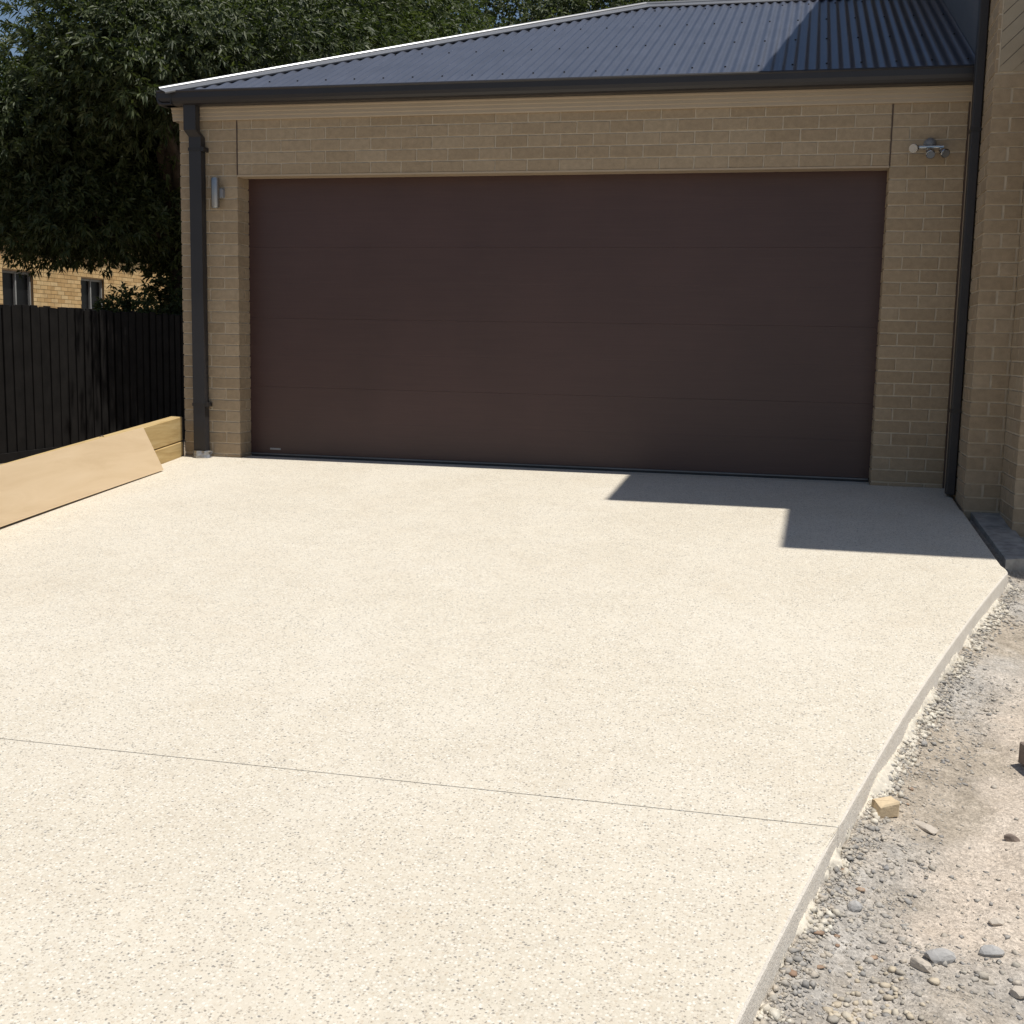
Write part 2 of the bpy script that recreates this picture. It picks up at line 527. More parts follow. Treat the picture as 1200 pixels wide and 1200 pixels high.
# ------------------------------------------------------------------ driveway
drive = empty('driveway', (2.4, -4, slab_z(-4)))
tag(drive, 'cream exposed aggregate concrete driveway sloping down from the garage', 'driveway', kind='structure')
def slab_piece(y0, y1):
    """y0 < y1 ; outline counter-clockwise, top edge arrissed, side faces with own material"""
    xl = -.487 - .055 * y0
    right = []
    ys = [y for y in np.linspace(y0, y1, 60)]
    pts = [(xl, y0)]
    if y1 > -2.2:
        yy = np.linspace(y0, -2.25, 40)
        pts += [(edge_x(y), y) for y in yy]
        cx, cy, r = 5.31, -2.10, .065
        for k in range(7):
            a = math.radians(-38 + k * 6.5)
            t = k / 6; A, B, D = Vector((edge_x(-2.25), -2.25)), Vector((5.374, -2.21)), Vector((5.352, -2.12)); q = A.lerp(B, t).lerp(B.lerp(D, t), t); pts.append((q.x, q.y))
        pts += [(5.342, -1.6), (5.327, -.75), (5.318, -.70), (5.315, y1 - .02), (5.305, y1)]
    else:
        pts += [(edge_x(y), y) for y in np.linspace(y0, y1, 50)]
    pts += [(-.487 - .055 * y1, y1)]
    n = len(pts)
    c = Vector((sum(p[0] for p in pts) / n, sum(p[1] for p in pts) / n, 0))
    V, F, MI = [], [], []
    def ring(off, dz):
        for i, p in enumerate(pts):
            a = Vector(pts[(i - 1) % n]); b = Vector(p); d = Vector(pts[(i + 1) % n])
            e1 = (b - a).normalized(); e2 = (d - b).normalized()
            nn = Vector((e1.y + e2.y, -(e1.x + e2.x)))
            nn = nn.normalized() if nn.length > 1e-6 else Vector((0, 0))
            jf = .06 if min(abs(b.y + 5.318), abs(b.y + 5.3215)) < 1e-5 else 1.0
            q = b - nn * off * jf
            V.append((q.x, q.y, slab_z(b.y) + dz))
    ring(.016, 0); ring(.006, -.003); ring(.001, -.010); ring(0, -.020); ring(-.004, -.125)
    F.append(tuple(range(n))); MI.append(0)
    for k in range(4):
        for i in range(n):
            j = (i + 1) % n
            F.append((k * n + i, (k + 1) * n + i, (k + 1) * n + j, k * n + j)); MI.append(0 if k < 1 else 1)
    me = bpy.data.meshes.new('slab')
    me.from_pydata(V, [], F)
    me.materials.append(M['slab']); me.materials.append(M['slab_edge'])
    me.polygons.foreach_set('material_index', MI)
    me.update()
    o = link(bpy.data.objects.new('slab', me), drive)
    o.matrix_parent_inverse = drive.matrix_world.inverted() if False else Matrix.Translation(-drive.location)
    return o
slab_piece(-5.318, .004)
slab_piece(-13.0, -5.3215)
# level apron inside the door recess
ap = MB().box(-.0, 4.8, .008, .30, -.12, -.001).build('threshold', M['slab'], drive)
ap.matrix_parent_inverse = Matrix.Translation(-drive.location)

# ------------------------------------------------------------------ bricks
MOD, BH, JO, CH = .24, .076, .010, .086
Z0 = 2.176
_bm = {}
def brick_mesh(l, d, key, m, rough=False, h=BH):
    l = round(l, 3); d = round(d, 3); h = round(h, 3)
    kk = (l, d, key, m.name, h)
    if kk in _bm:
        return _bm[kk]
    r = random.Random(hash((l, d, key)) & 0xffff)
    j = .0045 if rough else .0016
    b = .004 if rough else .0025
    def q(x, y, z, s=j):
        return (x + r.uniform(-s, s), y + r.uniform(-s, s) * .8, z + r.uniform(-s, s))
    V = []
    # local: x along wall, y into the wall, z up
    for yy, i in ((d, 0), (b, 0), (0, b)):
        V += [q(i, yy, i) if yy < d else (i, yy, i), q(l - i, yy, i) if yy < d else (l - i, yy, i), q(l - i, yy, h - i) if yy < d else (l - i, yy, h - i), q(i, yy, h - i) if yy < d else (i, yy, h - i)]
    F = [(8, 9, 10, 11)]
    for k in (0, 4):
        for i in range(4):
            n = (i + 1) % 4
            F.append((k + i, k + n, k + n + 4, k + i + 4))
    me = bpy.data.meshes.new('brick')
    me.from_pydata(V, [], F)
    me.materials.append(m); me.update()
    _bm[kk] = me
    return me

def lay(parent, org, ang, length, k0, k1, offset_even, offset_odd, depth=.10, m=None, rough=False, zmin=None, zmax=None, depth_first=None, depth_last=None, collect=None):
    """lay courses k0..k1-1; org=(x,y) start, ang = heading of the wall; joints at offset + n*MOD"""
    m = m or M['brick']
    ca, sa = math.cos(ang), math.sin(ang)
    for k in range(k0, k1):
        off = (offset_even if k % 2 == 0 else offset_odd) % MOD
        cuts = [0.0]
        x = off
        while x < length - .02:
            if x > .02:
                cuts.append(x)
            x += MOD
        cuts.append(length)
        z = Z0 + CH * k + JO / 2
        h = BH
        if zmin is not None and z < zmin:
            h -= zmin - z; z = zmin
        if zmax is not None and z + h > zmax:
            h = zmax - z
        if h < .012:
            continue
        for i in range(len(cuts) - 1):
            a = cuts[i] + (JO / 2 if i else 0)
            b = cuts[i + 1] - (JO / 2 if i < len(cuts) - 2 else 0)
            d = depth
            if i == 0 and depth_first: d = depth_first[k % 2]
            if i == len(cuts) - 2 and depth_last: d = depth_last[k % 2]
            me = brick_mesh(b - a, d, random.randrange(4), m, rough, h)
            px = org[0] + ca * a; py = org[1] + sa * a
            if collect is not None:
                R = Matrix.Translation((px, py, z)) @ Matrix.Rotation(ang, 4, 'Z')
                collect.add([R @ v.co for v in me.vertices], [tuple(p.vertices) for p in me.polygons])
                continue
            o = bpy.data.objects.new('brick', me)
            o.location = (px + random.uniform(-.0008, .0008), py + random.uniform(-.0008, .0008), z)
            o.rotation_euler = (0, 0, ang)
            link(o, parent)

# ------------------------------------------------------------------ garage
gar = empty('garage', (0, 0, 0))
tag(gar, 'tan brick double garage with dark brown door and hipped corrugated roof', 'garage')
KB = -26
wall = MB()
wall.box(-.477, -.006, .006, .24, -.3, 2.70)                 # left pier core
wall.box(4.806, 5.282, .006, .24, -.3, 2.70)                 # right pier core
wall.box(-.006, 4.806, .006, .24, Z0 + .004, 2.70)           # over the door
wall.box(-.477, -.25, .24, 6.4, -.3, 2.70)                   # side wall
wall.box(-.25, 5.28, 6.15, 6.4, -.3, 2.70)                   # rear wall
gw = wall.build('wall', M['mortar'], gar)
# left pier: even courses have a half brick at the opening
lay(gw, (-.482, 0), 0, .482, KB, 6, .362, .242, zmin=-.06, depth_last=(.195, .105))
lay(gw, (0, .115), math.pi / 2, .085, KB + 1, 0, 9, 9, depth=.05) if False else None
for k in range(KB, 0):                                        # reveal closers on the odd courses
    if k % 2:
        z = Z0 + CH * k + JO / 2
        hh = BH
        if z < -.06: continue
        o = bpy.data.objects.new('brick', brick_mesh(.085, .06, k % 3, M['brick']))
        o.location = (0, .115, z); o.rotation_euler = (0, 0, math.pi / 2)
        link(o, gw)
        o = bpy.data.objects.new('brick', brick_mesh(.085, .06, k % 3 + 1, M['brick']))
        o.location = (4.8, .20, z); o.rotation_euler = (0, 0, -math.pi / 2)
        link(o, gw)
lay(gw, (4.8, 0), 0, .482, KB, 6, .12, .24, zmin=-.06, depth_first=(.195, .105))
lay(gw, (.005, 0), 0, 4.79, 0, 6, .115, .235)
# left flank of the pier
MB().box(-.008 + .003, .003, -.0015, .02, Z0 + .002, 2.60).build('control_joint', M['cj'], gar)
MB().box(4.797, 4.805, -.0015, .02, Z0 + .002, 2.60).build('control_joint', M['cj'], gar)
MB().box(5.283, 5.293, -.002, .02, -.1, 2.60).build('control_joint', M['cj'], gar)
MB().box(5.2935, 5.322, -.004, .02, -.1, 2.60).build('cover_strip', M['frieze'], gar)
MB().box(.001, 4.799, -.003, .13, Z0 - .010, Z0 + .003).build('lintel', M['lintel'], gar)
# frieze mould
pr = [(0.02, 2.585), (-.016, 2.585), (-.020, 2.592), (-.020, 2.612), (-.028, 2.618), (-.028, 2.640), (-.037, 2.646), (-.037, 2.668), (-.046, 2.674), (-.046, 2.712), (.02, 2.712)]
MB().prism(pr, -.525, 5.318, 'x').build('frieze', M['frieze'], gar)
prl = [(-.48 - (.035 + p[0]), p[1]) if False else (-.482 + .004 - (-p[0]) * 1.0 - .008, p[1]) for p in pr]
MB().prism([(-.47, 2.585), (-.525, 2.585), (-.532, 2.60), (-.532, 2.712), (-.47, 2.712)], -.01, 6.4, 'y').build('frieze', M['frieze'], gar)

# garage door, four sections
door = MB().box(-.02, 4.82, .232, .26, -.02, 2.23).build('garage_door', M['door'], gar)
def door_section(z0, z1):
    mb = MB()
    b = .0007
    prof = []
    y = .196
    prof.append((.23, z0)); prof.append((y + b, z0)); prof.append((y, z0 + b))
    zm = (z0 + z1) / 2
    prof += [(y, zm - .003), (y + .0004, zm), (y, zm + .003)]
    prof.append((y, z1 - b)); prof.append((y + b, z1)); prof.append((.23, z1))
    mb.prism(prof, -.015, 4.815, 'x')
    return mb.build('panel', M['door'], door)
zs = [.028, .561, 1.101, 1.651, 2.205]
for i in range(4):
    door_section(zs[i] + .0002, zs[i + 1] - .0002)
MB().box(.004, 4.796, .188, .225, .016, .026).build('bottom_rail', M['alu'], door)
MB().box(.004, 4.796, .194, .222, -.004, .016).build('rubber_seal', M['rubber'], door)
MB().box(.165, .255, .1935, .1955, .056, .070).build('sticker', M['sticker'], door)

# gutter (quad profile) front and side
gp = [(-.045, 2.682), (-.128, 2.682), (-.150, 2.690), (-.163, 2.707), (-.168, 2.730), (-.168, 2.768), (-.175, 2.776), (-.170, 2.786), (-.160, 2.784), (-.158, 2.735), (-.145, 2.705), (-.120, 2.692), (-.052, 2.692), (-.052, 2.79), (-.045, 2.79)]
MB().prism(gp, -.575, 5.31, 'x').build('gutter', M['gutter'], gar)
gp2 = [(-.407 + p[0] if False else -.41 + p[0], p[1]) for p in gp]
MB().prism(gp2, -.169, 6.4, 'y').build('gutter', M['gutter'], gar)
MB().box(-.53, 5.318, -.044, -.02, 2.713, 2.80).build('fascia', M['gutter'], gar)

# corrugated roof: front slope
TP = math.tan(math.radians(22.5))
EY, EZ = -.118, 2.788
HX0, HY0 = -.577, -.17                       # plan of the hip line: x-HX0 = y-HY0
RIDGE_Y = 3.11
ux = np.arange(-.52, 5.326, .0076)
NS = 10
Vr, Fr = [], []
for i, x in enumerate(ux):
    yt = min(RIDGE_Y, x - HX0 + HY0 - .03)
    yt = max(yt, EY + .001)
    w = .0085 * math.sin(2 * math.pi * x / .076)
    for s in range(NS + 1):
        y = EY + (yt - EY) * s / NS
        zz = EZ + TP * (y - EY)
        Vr.append((x, y - w * .383, zz + w * .924))
for i in range(len(ux) - 1):
    for s in range(NS):
        a = i * (NS + 1) + s
        Fr.append((a, a + NS + 1, a + NS + 2, a + 1))
roof = np_mesh('roof', np.array(Vr), np.array(Fr), M['roof'], gar, True)
zr = EZ + TP * (RIDGE_Y - EY)
xr = HX0 + RIDGE_Y - HY0
# side hip and rear slopes
MB().add([(HX0 + .05, HY0 + .03, EZ - .02), (xr, RIDGE_Y, zr - .012), (HX0 + .05, 2 * RIDGE_Y - HY0, EZ - .02)], [(0, 1, 2)]).add(
    [(HX0 + .05, 2 * RIDGE_Y - HY0, EZ - .02), (xr, RIDGE_Y, zr - .012), (5.33, RIDGE_Y, zr - .012), (5.33, 2 * RIDGE_Y - HY0, EZ - .02)], [(0, 1, 2, 3)]).build('rear_slope', M['roof'], roof)
# hip and ridge capping
def capping(name, P, Q, na, nb, extra=0):
    P, Q = Vector(P), Vector(Q)
    h = (Q - P).normalized()
    na, nb = Vector(na).normalized(), Vector(nb).normalized()
    a = na.cross(h); b = nb.cross(h)
    if a.z > 0: a = -a
    if b.z > 0: b = -b
    up = (na + nb).normalized()
    prof = [a * .120 + na * .002, a * .120 + na * .012, a * .108 + na * .016, a * .036 + na * .019]
    for k in range(7):
        t = math.pi * k / 6
        prof.append(up * .018 + (a * math.cos(t) * .017 + up * math.sin(t) * .020))
    prof += [b * .036 + nb * .019, b * .108 + nb * .016, b * .120 + nb * .012, b * .120 + nb * .002]
    n = len(prof)
    V = [P + p for p in prof] + [Q + p for p in prof]
    F = [(i, i + 1, i + 1 + n, i + n) for i in range(n - 1)]
    o = MB().add(V, F).build(name, M['cap'], roof)
    return o
nf = (0, -math.sin(math.radians(22.5)), math.cos(math.radians(22.5)))
nl = (-math.sin(math.radians(22.5)), 0, math.cos(math.radians(22.5)))
nb_ = (0, math.sin(math.radians(22.5)), math.cos(math.radians(22.5)))
hz0 = EZ + TP * (HY0 + .02 - EY)
capping('hip_capping', (HX0 + .02, HY0 + .02, hz0 + .004), (xr, RIDGE_Y, zr + .006), nf, nl)
capping('ridge_capping', (xr - .02, RIDGE_Y, zr + .004), (5.33, RIDGE_Y, zr + .004), nf, nb_)
# roofing screws
sc = MB()
for y_s, x0 in ((.06, .2), (1.0, .9), (1.9, 1.8), (2.75, 2.6)):
    for x in np.arange(.019 + round(x0 / .076) * .076, 5.3, .228):
        if x - HX0 + HY0 < y_s + .2: continue
        z = EZ + TP * (y_s - EY) + .008
        sc.tube([(x, y_s, z), (x, y_s - .003, z + .008)], .007, 6)
sco = sc.build('roof_screws', M['screw'], roof); sco['kind'] = 'stuff'

# left downpipe
dp = MB()
rect = lambda cx, cy, w=.10, d=.07: [(cx - w / 2, cy - d / 2), (cx + w / 2, cy - d / 2), (cx + w / 2, cy + d / 2), (cx - w / 2, cy + d / 2)]
secs = [(2.690, -.328, -.092), (2.50, -.328, -.092), (2.455, -.310, -.048), (.03, -.310, -.048)]
for z, cx, cy in secs:
    dp.v += [(x, y, z) for x, y in rect(cx, cy)]
for s in range(3):
    for i in range(4):
        j = (i + 1) % 4
        dp.f.append((s * 4 + i, s * 4 + j, s * 4 + 4 + j, s * 4 + 4 + i))
dp.f += [(0, 1, 2, 3), (15, 14, 13, 12)]
dpo = dp.build('downpipe', M['pipe'], gar)
for z in (2.365, .415):
    MB().box(-.366, -.254, -.087, -.084, z - .012, z + .012).box(-.257, -.236, -.087, -.002, z - .016, z + .016).build('clip', M['clip'], dpo)
# crumpled foil at the foot
fm = MB()
rr = random.Random(5)
ringn = 14
for lv in range(4):
    for j in range(ringn):
        a = 2 * math.pi * j / ringn
        fm.v.append((-.305 + math.cos(a) * .072 * rr.uniform(.85, 1.2), -.05 + math.sin(a) * .055 * rr.uniform(.8, 1.2), -.004 + lv * .018 + rr.uniform(-.006, .006)))
for lv in range(3):
    for j in range(ringn):
        k = (j + 1) % ringn
        fm.f.append((lv * ringn + j, lv * ringn + k, lv * ringn + ringn + k, lv * ringn + ringn + j))
fm.build('foil_collar', M['foil'], dpo)

# ------------------------------------------------------------------ house on the right
XS, XD, YD, YF = 5.33, 5.545, -.72, -1.20
hs = empty('house', (6.5, 1, 0))
tag(hs, 'two storey tan brick house wing at right edge with charcoal downpipe', 'house')
HI = Matrix.Translation((-6.5, -1, 0))
def hpart(o, parent=None):
    o.parent = parent or hs
    if parent is None:
        o.matrix_parent_inverse = HI
    return o
ZP = -.145                                    # top of the concrete footing
core = MB()
core.box(XS + .006, 9.5, YD + .006, 6.4, ZP, 2.66)
core.box(XD + .006, 9.5, YF + .006, YD, ZP, 2.66)
core.box(6.43, 9.5, -1.75, YF, ZP, 2.66)
hw = hpart(core.build('wall', M['mortar']))
def houselay(*a, **k):
    n0 = set(o.name for o in col.objects) if False else None
    lay(hw, *a, **k)
PI = math.pi
KH = -27
houselay((XS, .0), -PI / 2, .72, KH, 5, .12, .24, zmax=2.608, zmin=ZP, depth_last=(.195, .10))
houselay((XS, .0), -PI / 2, .72, 5, 15, .12, .24, zmin=2.612, depth=.018, m=M['brick'])
houselay((XS + .10, YD), 0, XD - XS - .10, KH, 5, 9, .01, zmax=2.608, zmin=ZP) if False else None
for k in range(KH, 5):                        # narrow face beside the downpipe
    z = max(Z0 + CH * k + JO / 2, ZP); h = Z0 + CH * k + JO / 2 + BH - z
    if h < .02: continue
    for a, b in (((XS + .115, XD),) if k % 2 else ((XS + .205, XD),)):
        o = bpy.data.objects.new('brick', brick_mesh(b - a, .10, random.randrange(4), M['brick'], False, h)); o.location = (a, YD, z); link(o, hw)
houselay((XD, YD), -PI / 2, YD - YF, KH, 8, .12, .24, zmin=ZP, depth=.09, depth_last=(.195, .10))
houselay((XD + .115, YF), 0, .48, KH, 8, .10, .22, zmin=ZP, m=M['brick_rough'], rough=True)
far = MB()
lay(None, (XD + .605, YF), 0, 6.43 - XD - .605, KH, 8, .10, .22, zmin=ZP, m=M['brick_rough'], rough=True, collect=far)
lay(None, (6.43, YF), -PI / 2, .55, KH, 8, .12, .24, zmin=ZP, m=M['brick'], collect=far)
lay(None, (6.43, -1.75), 0, 3.0, KH, 8, .12, .24, zmin=ZP, m=M['brick'], collect=far)
fo = far.build('brick_courses', M['brick'], hw); fo['kind'] = 'stuff'
hpart(MB().box(XS + .02, 9.5, YD + .02, 6.4, -.6, ZP - .001).box(XD + .012, 9.5, YF + .004, YD, -.6, ZP - .001).box(6.44, 9.5, -1.74, YF, -.6, ZP - .001).build('footing', M['plinth']))
so_ = MB().add([(5.378, YD, -.068), (XD + .02, YD, -.068), (XD + .02, -1.86, -.160), (5.40, -1.94, -.166), (5.378, YD, -.4), (XD + .02, YD, -.4), (XD + .02, -1.86, -.4), (5.40, -1.94, -.4)], [(0, 1, 2, 3), (3, 2, 6, 7), (0, 3, 7, 4), (2, 1, 5, 6)]).build('footing_strip', M['plinth'])
hpart(so_)
# lined panel above the narrow face, boards on the slant
pan = hpart(MB().box(XS + .03, 9.5, YD + .012, 6.4, 2.612, 5.45).build('upper_wall', M['upper']))
hpart(MB().box(XS, XS + .031, .004, 6.4, 2.612, 5.45).build('upper_wall', M['upper']))
hpart(MB().box(XS + .004, XS + .029, YD + .004, .002, 2.612, 5.45).build('wall_edge', M['mortar']))
def clip_poly(poly, fn):
    out = []
    for i in range(len(poly)):
        a, b = poly[i], poly[(i + 1) % len(poly)]
        fa, fb = fn(a), fn(b)
        if fa >= 0: out.append(a)
        if (fa >= 0) != (fb >= 0):
            t = fa / (fa - fb)
            out.append((a[0] + (b[0] - a[0]) * t, a[1] + (b[1] - a[1]) * t))
    return out
bw = .072
for i in range(-14, 18):
    poly = [(XS + .027, 2.616), (XS + .62, 2.616), (XS + .62, 3.6), (XS + .027, 3.6)]
    lo, hi = i * bw + .002, (i + 1) * bw - .002
    d = lambda p: ((p[1] - 2.616) - (p[0] - XS)) * .7071
    poly = clip_poly(poly, lambda p: d(p) - lo)
    if len(poly) >= 3: poly = clip_poly(poly, lambda p: hi - d(p))
    if len(poly) < 3: continue
    n = len(poly)
    V = [(p[0], YD - .0015, p[1]) for p in poly] + [(p[0], YD + .010, p[1]) for p in poly]
    F = [tuple(range(n)), tuple(range(2 * n - 1, n - 1, -1))] + [(j, j + n, (j + 1) % n + n, (j + 1) % n) for j in range(n)]
    MB().add(V, F).build('board', M['panel'], pan)
hpart(MB().box(6.43, 9.5, -1.75, YD, 2.665, 5.45).build('upper_wall', M['upper']))
# upper roof with boxed eaves; its outline throws the stepped shade on the drive
ZE = 5.5
eave = MB()
eave.box(4.70, 12, -1.275, 8, ZE - .16, ZE)
eave.box(5.87, 12, -2.33, -1.275, ZE - .16, ZE)
eo = hpart(eave.build('eaves', M['soffit']))
rf = MB()
rf.add([(4.70, -1.275, ZE + .002), (12, -1.275, ZE + .002), (12, 8, ZE + .002), (4.70, 8, ZE + .002), (8.3, 2.4, ZE + 1.45), (8.4, 4.3, ZE + 1.45)], [(0, 1, 4), (1, 2, 5, 4), (2, 3, 5), (3, 0, 4, 5)])
rf.add([(5.87, -2.33, ZE + .003), (12, -2.33, ZE + .003), (8.9, .8, ZE + 1.2), (5.87, .8, ZE + .003), (12, .8, ZE + .003)], [(0, 1, 2), (0, 2, 3), (1, 4, 2)])
hpart(rf.build('roof', M['roof']))
# right downpipe, running up past the garage gutter
rp = hpart(MB().box(5.268, 5.325, -.335, -.245, -.01, 5.33, .006).build('downpipe', M['pipe']))
for z in (.55, 2.35, 3.6):
    MB().box(5.264, 5.3285, -.339, -.241, z - .012, z + .012).build('clip', M['clip'], rp)

# ------------------------------------------------------------------ wall lights
lt = empty('wall_light', (-.155, -.06, 1.93))
tag(lt, 'brushed steel cylinder up and down light on left brick pier', 'wall light')
def lpart(name, pts, r, m, parent, n=20):
    o = MB().tube(pts, r, n).build(name, m, parent, False)
    return o
cyl = lpart('tube', [(0, 0, 0), (0, 0, .006), (0, 0, .214), (0, 0, .22)], [.029, .031, .031, .029], M['steel'], lt)
for p in cyl.data.polygons: p.use_smooth = len(p.vertices) == 4
lpart('lens', [(0, 0, .2205), (0, 0, .223)], .024, M['glass_lens'], lt)
lpart('lens', [(0, 0, -.003), (0, 0, -.0005)], .024, M['glass_lens'], lt)
MB().box(-.004, .052, .012, .0585, .075, .145, .004).build('bracket', M['grey_plastic'], lt)

sp = empty('security_light', (5.05, -.02, 2.30))
tag(sp, 'triple head chrome spotlight bar on brick right of garage door', 'spotlight')
lpart('base', [(0, .0185, .012), (0, .0, .012), (0, -.022, .008), (0, -.030, .006)], [.042, .040, .026, .012], M['grey_plastic'], sp, 18)
lpart('bar', [(-.095, -.035, -.012), (.085, -.035, -.012)], .012, M['chrome'], sp, 12)
def head(x, y, z, dx, dz):
    d = Vector((dx, -1, dz)).normalized()
    c = Vector((x, y, z))
    o = lpart('lamp_head', [c - d * .03, c - d * .02, c + d * .005, c + d * .038, c + d * .04], [.012, .022, .028, .031, .029], M['chrome'], sp, 18)
    for p in o.data.polygons: p.use_smooth = len(p.vertices) == 4
    lpart('lens', [c + d * .0402, c + d * .0425], .025, M['glass_lens'], o, 18)
head(-.098, -.06, -.020, -.45, -.25)
head(-.003, -.075, -.048, .05, -.75)
head(.080, -.06, -.046, .4, -.55)

# ------------------------------------------------------------------ sleeper edging and the leaning board
rw = empty('sleeper_wall', (-.45, -2, -.2))
tag(rw, 'low edging wall of two stacked treated pine sleepers by garage corner', 'retaining wall')
def sleeper(zoff, jit):
    mb = MB()
    L = 5.6
    n = 12
    V, F = [], []
    b = .006
    for i in range(n + 1):
        y = -.03 - L * i / n
        x = -.489 - .055 * (y + .03) + jit
        z = zoff + .075 * (y + .03)
        for dx, dz in ((0, b), (0, .192 - b), (-b, .192), (-.095 + b, .192), (-.095, .192 - b), (-.095, b), (-.095 + b, 0), (-b, 0)):
            V.append((x + dx, y, z + dz))
    for i in range(n):
        for j in range(8):
            k = (j + 1) % 8
            F.append((i * 8 + j, i * 8 + k, i * 8 + 8 + k, i * 8 + 8 + j))
    F += [tuple(range(8)), tuple(range((n + 1) * 8 - 1, n * 8 - 1, -1))]
    o = mb.add(V, F).build('sleeper', M['sleeper'])
    o.parent = rw; o.matrix_parent_inverse = Matrix.Translation((.45, 2, .2))
sleeper(.120, 0)
sleeper(-.079, .004)
for y in (-1.6, -3.2, -4.9):
    o = MB().box(-.70, -.60, y - .05, y + .05, -.7, .02 + .075 * y, .004).build('post', M['sleeper'])
    o.parent = rw; o.matrix_parent_inverse = Matrix.Translation((.45, 2, .2))

o = MB().box(-.60, -.4895, -.028, -.003, -.4, .305, .002).build('end_strip', M['pipe'])  # dark upright strip closing the slit between sleepers and wall
o.parent = rw; o.matrix_parent_inverse = Matrix.Translation((.45, 2, .2))
def board_pt(t, s):
    """t along the board (0 = garage end), s up the board"""
    b0, b1 = Vector((-.300, -.68, slab_z(-.68) + .005)), Vector((-.258, -2.62, slab_z(-2.62) + .012))
    t0, t1 = Vector((-.430, -.735, .268)), Vector((-.345, -2.60, .140))
    sag = -.006 * math.sin(t * 3.0)
    return (b0.lerp(b1, t)).lerp(t0.lerp(t1, t), s) + Vector((sag, 0, 0))
nt_, ns_ = 18, 3
V, F = [], []
for side in (0, 1):
    for i in range(nt_ + 1):
        for j in range(ns_ + 1):
            p = board_pt(1.35 * i / nt_, j / ns_)
            V.append(p + Vector((.011, 0, .004)) * (0 if side else 1))
K = (nt_ + 1) * (ns_ + 1)
g = lambda s, i, j: s * K + i * (ns_ + 1) + j
for i in range(nt_):
    for j in range(ns_):
        F.append((g(0, i, j), g(0, i + 1, j), g(0, i + 1, j + 1), g(0, i, j + 1)))
        F.append((g(1, i, j), g(1, i, j + 1), g(1, i + 1, j + 1), g(1, i + 1, j)))
    F.append((g(0, i, 0), g(1, i, 0), g(1, i + 1, 0), g(0, i + 1, 0)))
    F.append((g(0, i, ns_), g(0, i + 1, ns_), g(1, i + 1, ns_), g(1, i, ns_)))
for j in range(ns_):
    F.append((g(0, 0, j), g(0, 0, j + 1), g(1, 0, j + 1), g(1, 0, j)))
    F.append((g(0, nt_, j), g(1, nt_, j), g(1, nt_, j + 1), g(0, nt_, j + 1)))
board = MB().add(V, F).build('timber_board', M['ply'])
tag(board, 'long smooth pale timber board leaning on the pine sleepers', 'board')
# dry leaf caught on its top edge
p = board_pt(.30, 1.0)
lf = MB().add([p + Vector(v) for v in ((.0, .03, .006), (.012, .0, .016), (0, -.035, .008), (-.014, 0, .014), (.0, 0.004, .022))], [(0, 1, 4), (1, 2, 4), (2, 3, 4), (3, 0, 4)]).build('dry_leaf', M['bark'])
tag(lf, 'small dark dry leaf on the top edge of the leaning board', 'leaf')

# ------------------------------------------------------------------ loose ground things
ICO_V = []
_t = (1 + 5 ** .5) / 2
for a, b in ((-1, _t), (1, _t), (-1, -_t), (1, -_t)): ICO_V.append((a, b, 0))
for a, b in ((-1, _t), (1, _t), (-1, -_t), (1, -_t)): ICO_V.append((0, a, b))
for a, b in ((-1, _t), (1, _t), (-1, -_t), (1, -_t)): ICO_V.append((b, 0, a))
ICO_V = np.array(ICO_V) / math.sqrt(1 + _t * _t)
ICO_F = np.array([(0, 11, 5), (0, 5, 1), (0, 1, 7), (0, 7, 10), (0, 10, 11), (1, 5, 9), (5, 11, 4), (11, 10, 2), (10, 7, 6), (7, 1, 8), (3, 9, 4), (3, 4, 2), (3, 2, 6), (3, 6, 8), (3, 8, 9), (4, 9, 5), (2, 4, 11), (6, 2, 10), (8, 6, 7), (9, 8, 1)])
CUBE_V = np.array([(-1, -1, -1), (1, -1, -1), (1, 1, -1), (-1, 1, -1), (-1, -1, 1), (1, -1, 1), (1, 1, 1), (-1, 1, 1)]) * .72
CUBE_F = np.array([(0, 2, 1), (0, 3, 2), (4, 5, 6), (4, 6, 7), (0, 1, 5), (0, 5, 4), (1, 2, 6), (1, 6, 5), (2, 3, 7), (2, 7, 6), (3, 0, 4), (3, 4, 7)])
def rocks(name, P, size, m, flat=.65, jag=.28, label=None, cat=None, smooth=False, sink=.25, angular=False):
    n = len(P)
    BV, BF = (CUBE_V, CUBE_F) if angular else (ICO_V, ICO_F)
    nv = len(BV)
    V = np.repeat(BV[None], n, 0)
    if angular:
        V = V + RNG.uniform(-jag, jag, (n, nv, 3))
        q = RNG.normal(0, 1, (n, 4)); q[:, 0] += 1.0; q /= np.linalg.norm(q, axis=1, keepdims=True)
        w, u = q[:, None, :1], q[:, None, 1:]
        t = 2 * np.cross(u, V); V = V + w * t + np.cross(u, t)
    else:
        V = V * (1 + RNG.uniform(-jag, jag, (n, nv, 1)))
    V = V * np.stack([RNG.uniform(.65, 1.35, n), RNG.uniform(.65, 1.25, n), RNG.uniform(flat * .7, flat * 1.2, n)], 1)[:, None]
    a = RNG.uniform(0, 2 * np.pi, n)
    ca, sa = np.cos(a)[:, None], np.sin(a)[:, None]
    x = V[..., 0] * ca - V[..., 1] * sa; y = V[..., 0] * sa + V[..., 1] * ca
    V = np.stack([x, y, V[..., 2]], -1) * size[:, None, None]
    Pz = P.copy(); Pz[:, 2] += size * flat * (1 - 2 * sink)
    V = V + Pz[:, None]
    F = BF[None] + (np.arange(n) * nv)[:, None, None]
    o = np_mesh(name, V.reshape(-1, 3), F.reshape(-1, 3), m, None, smooth)
    if label: tag(o, label, cat, kind='stuff')
    return o
def ground_pts(x, y):
    return np.stack([x, y, ground_h(x, y)], 1)
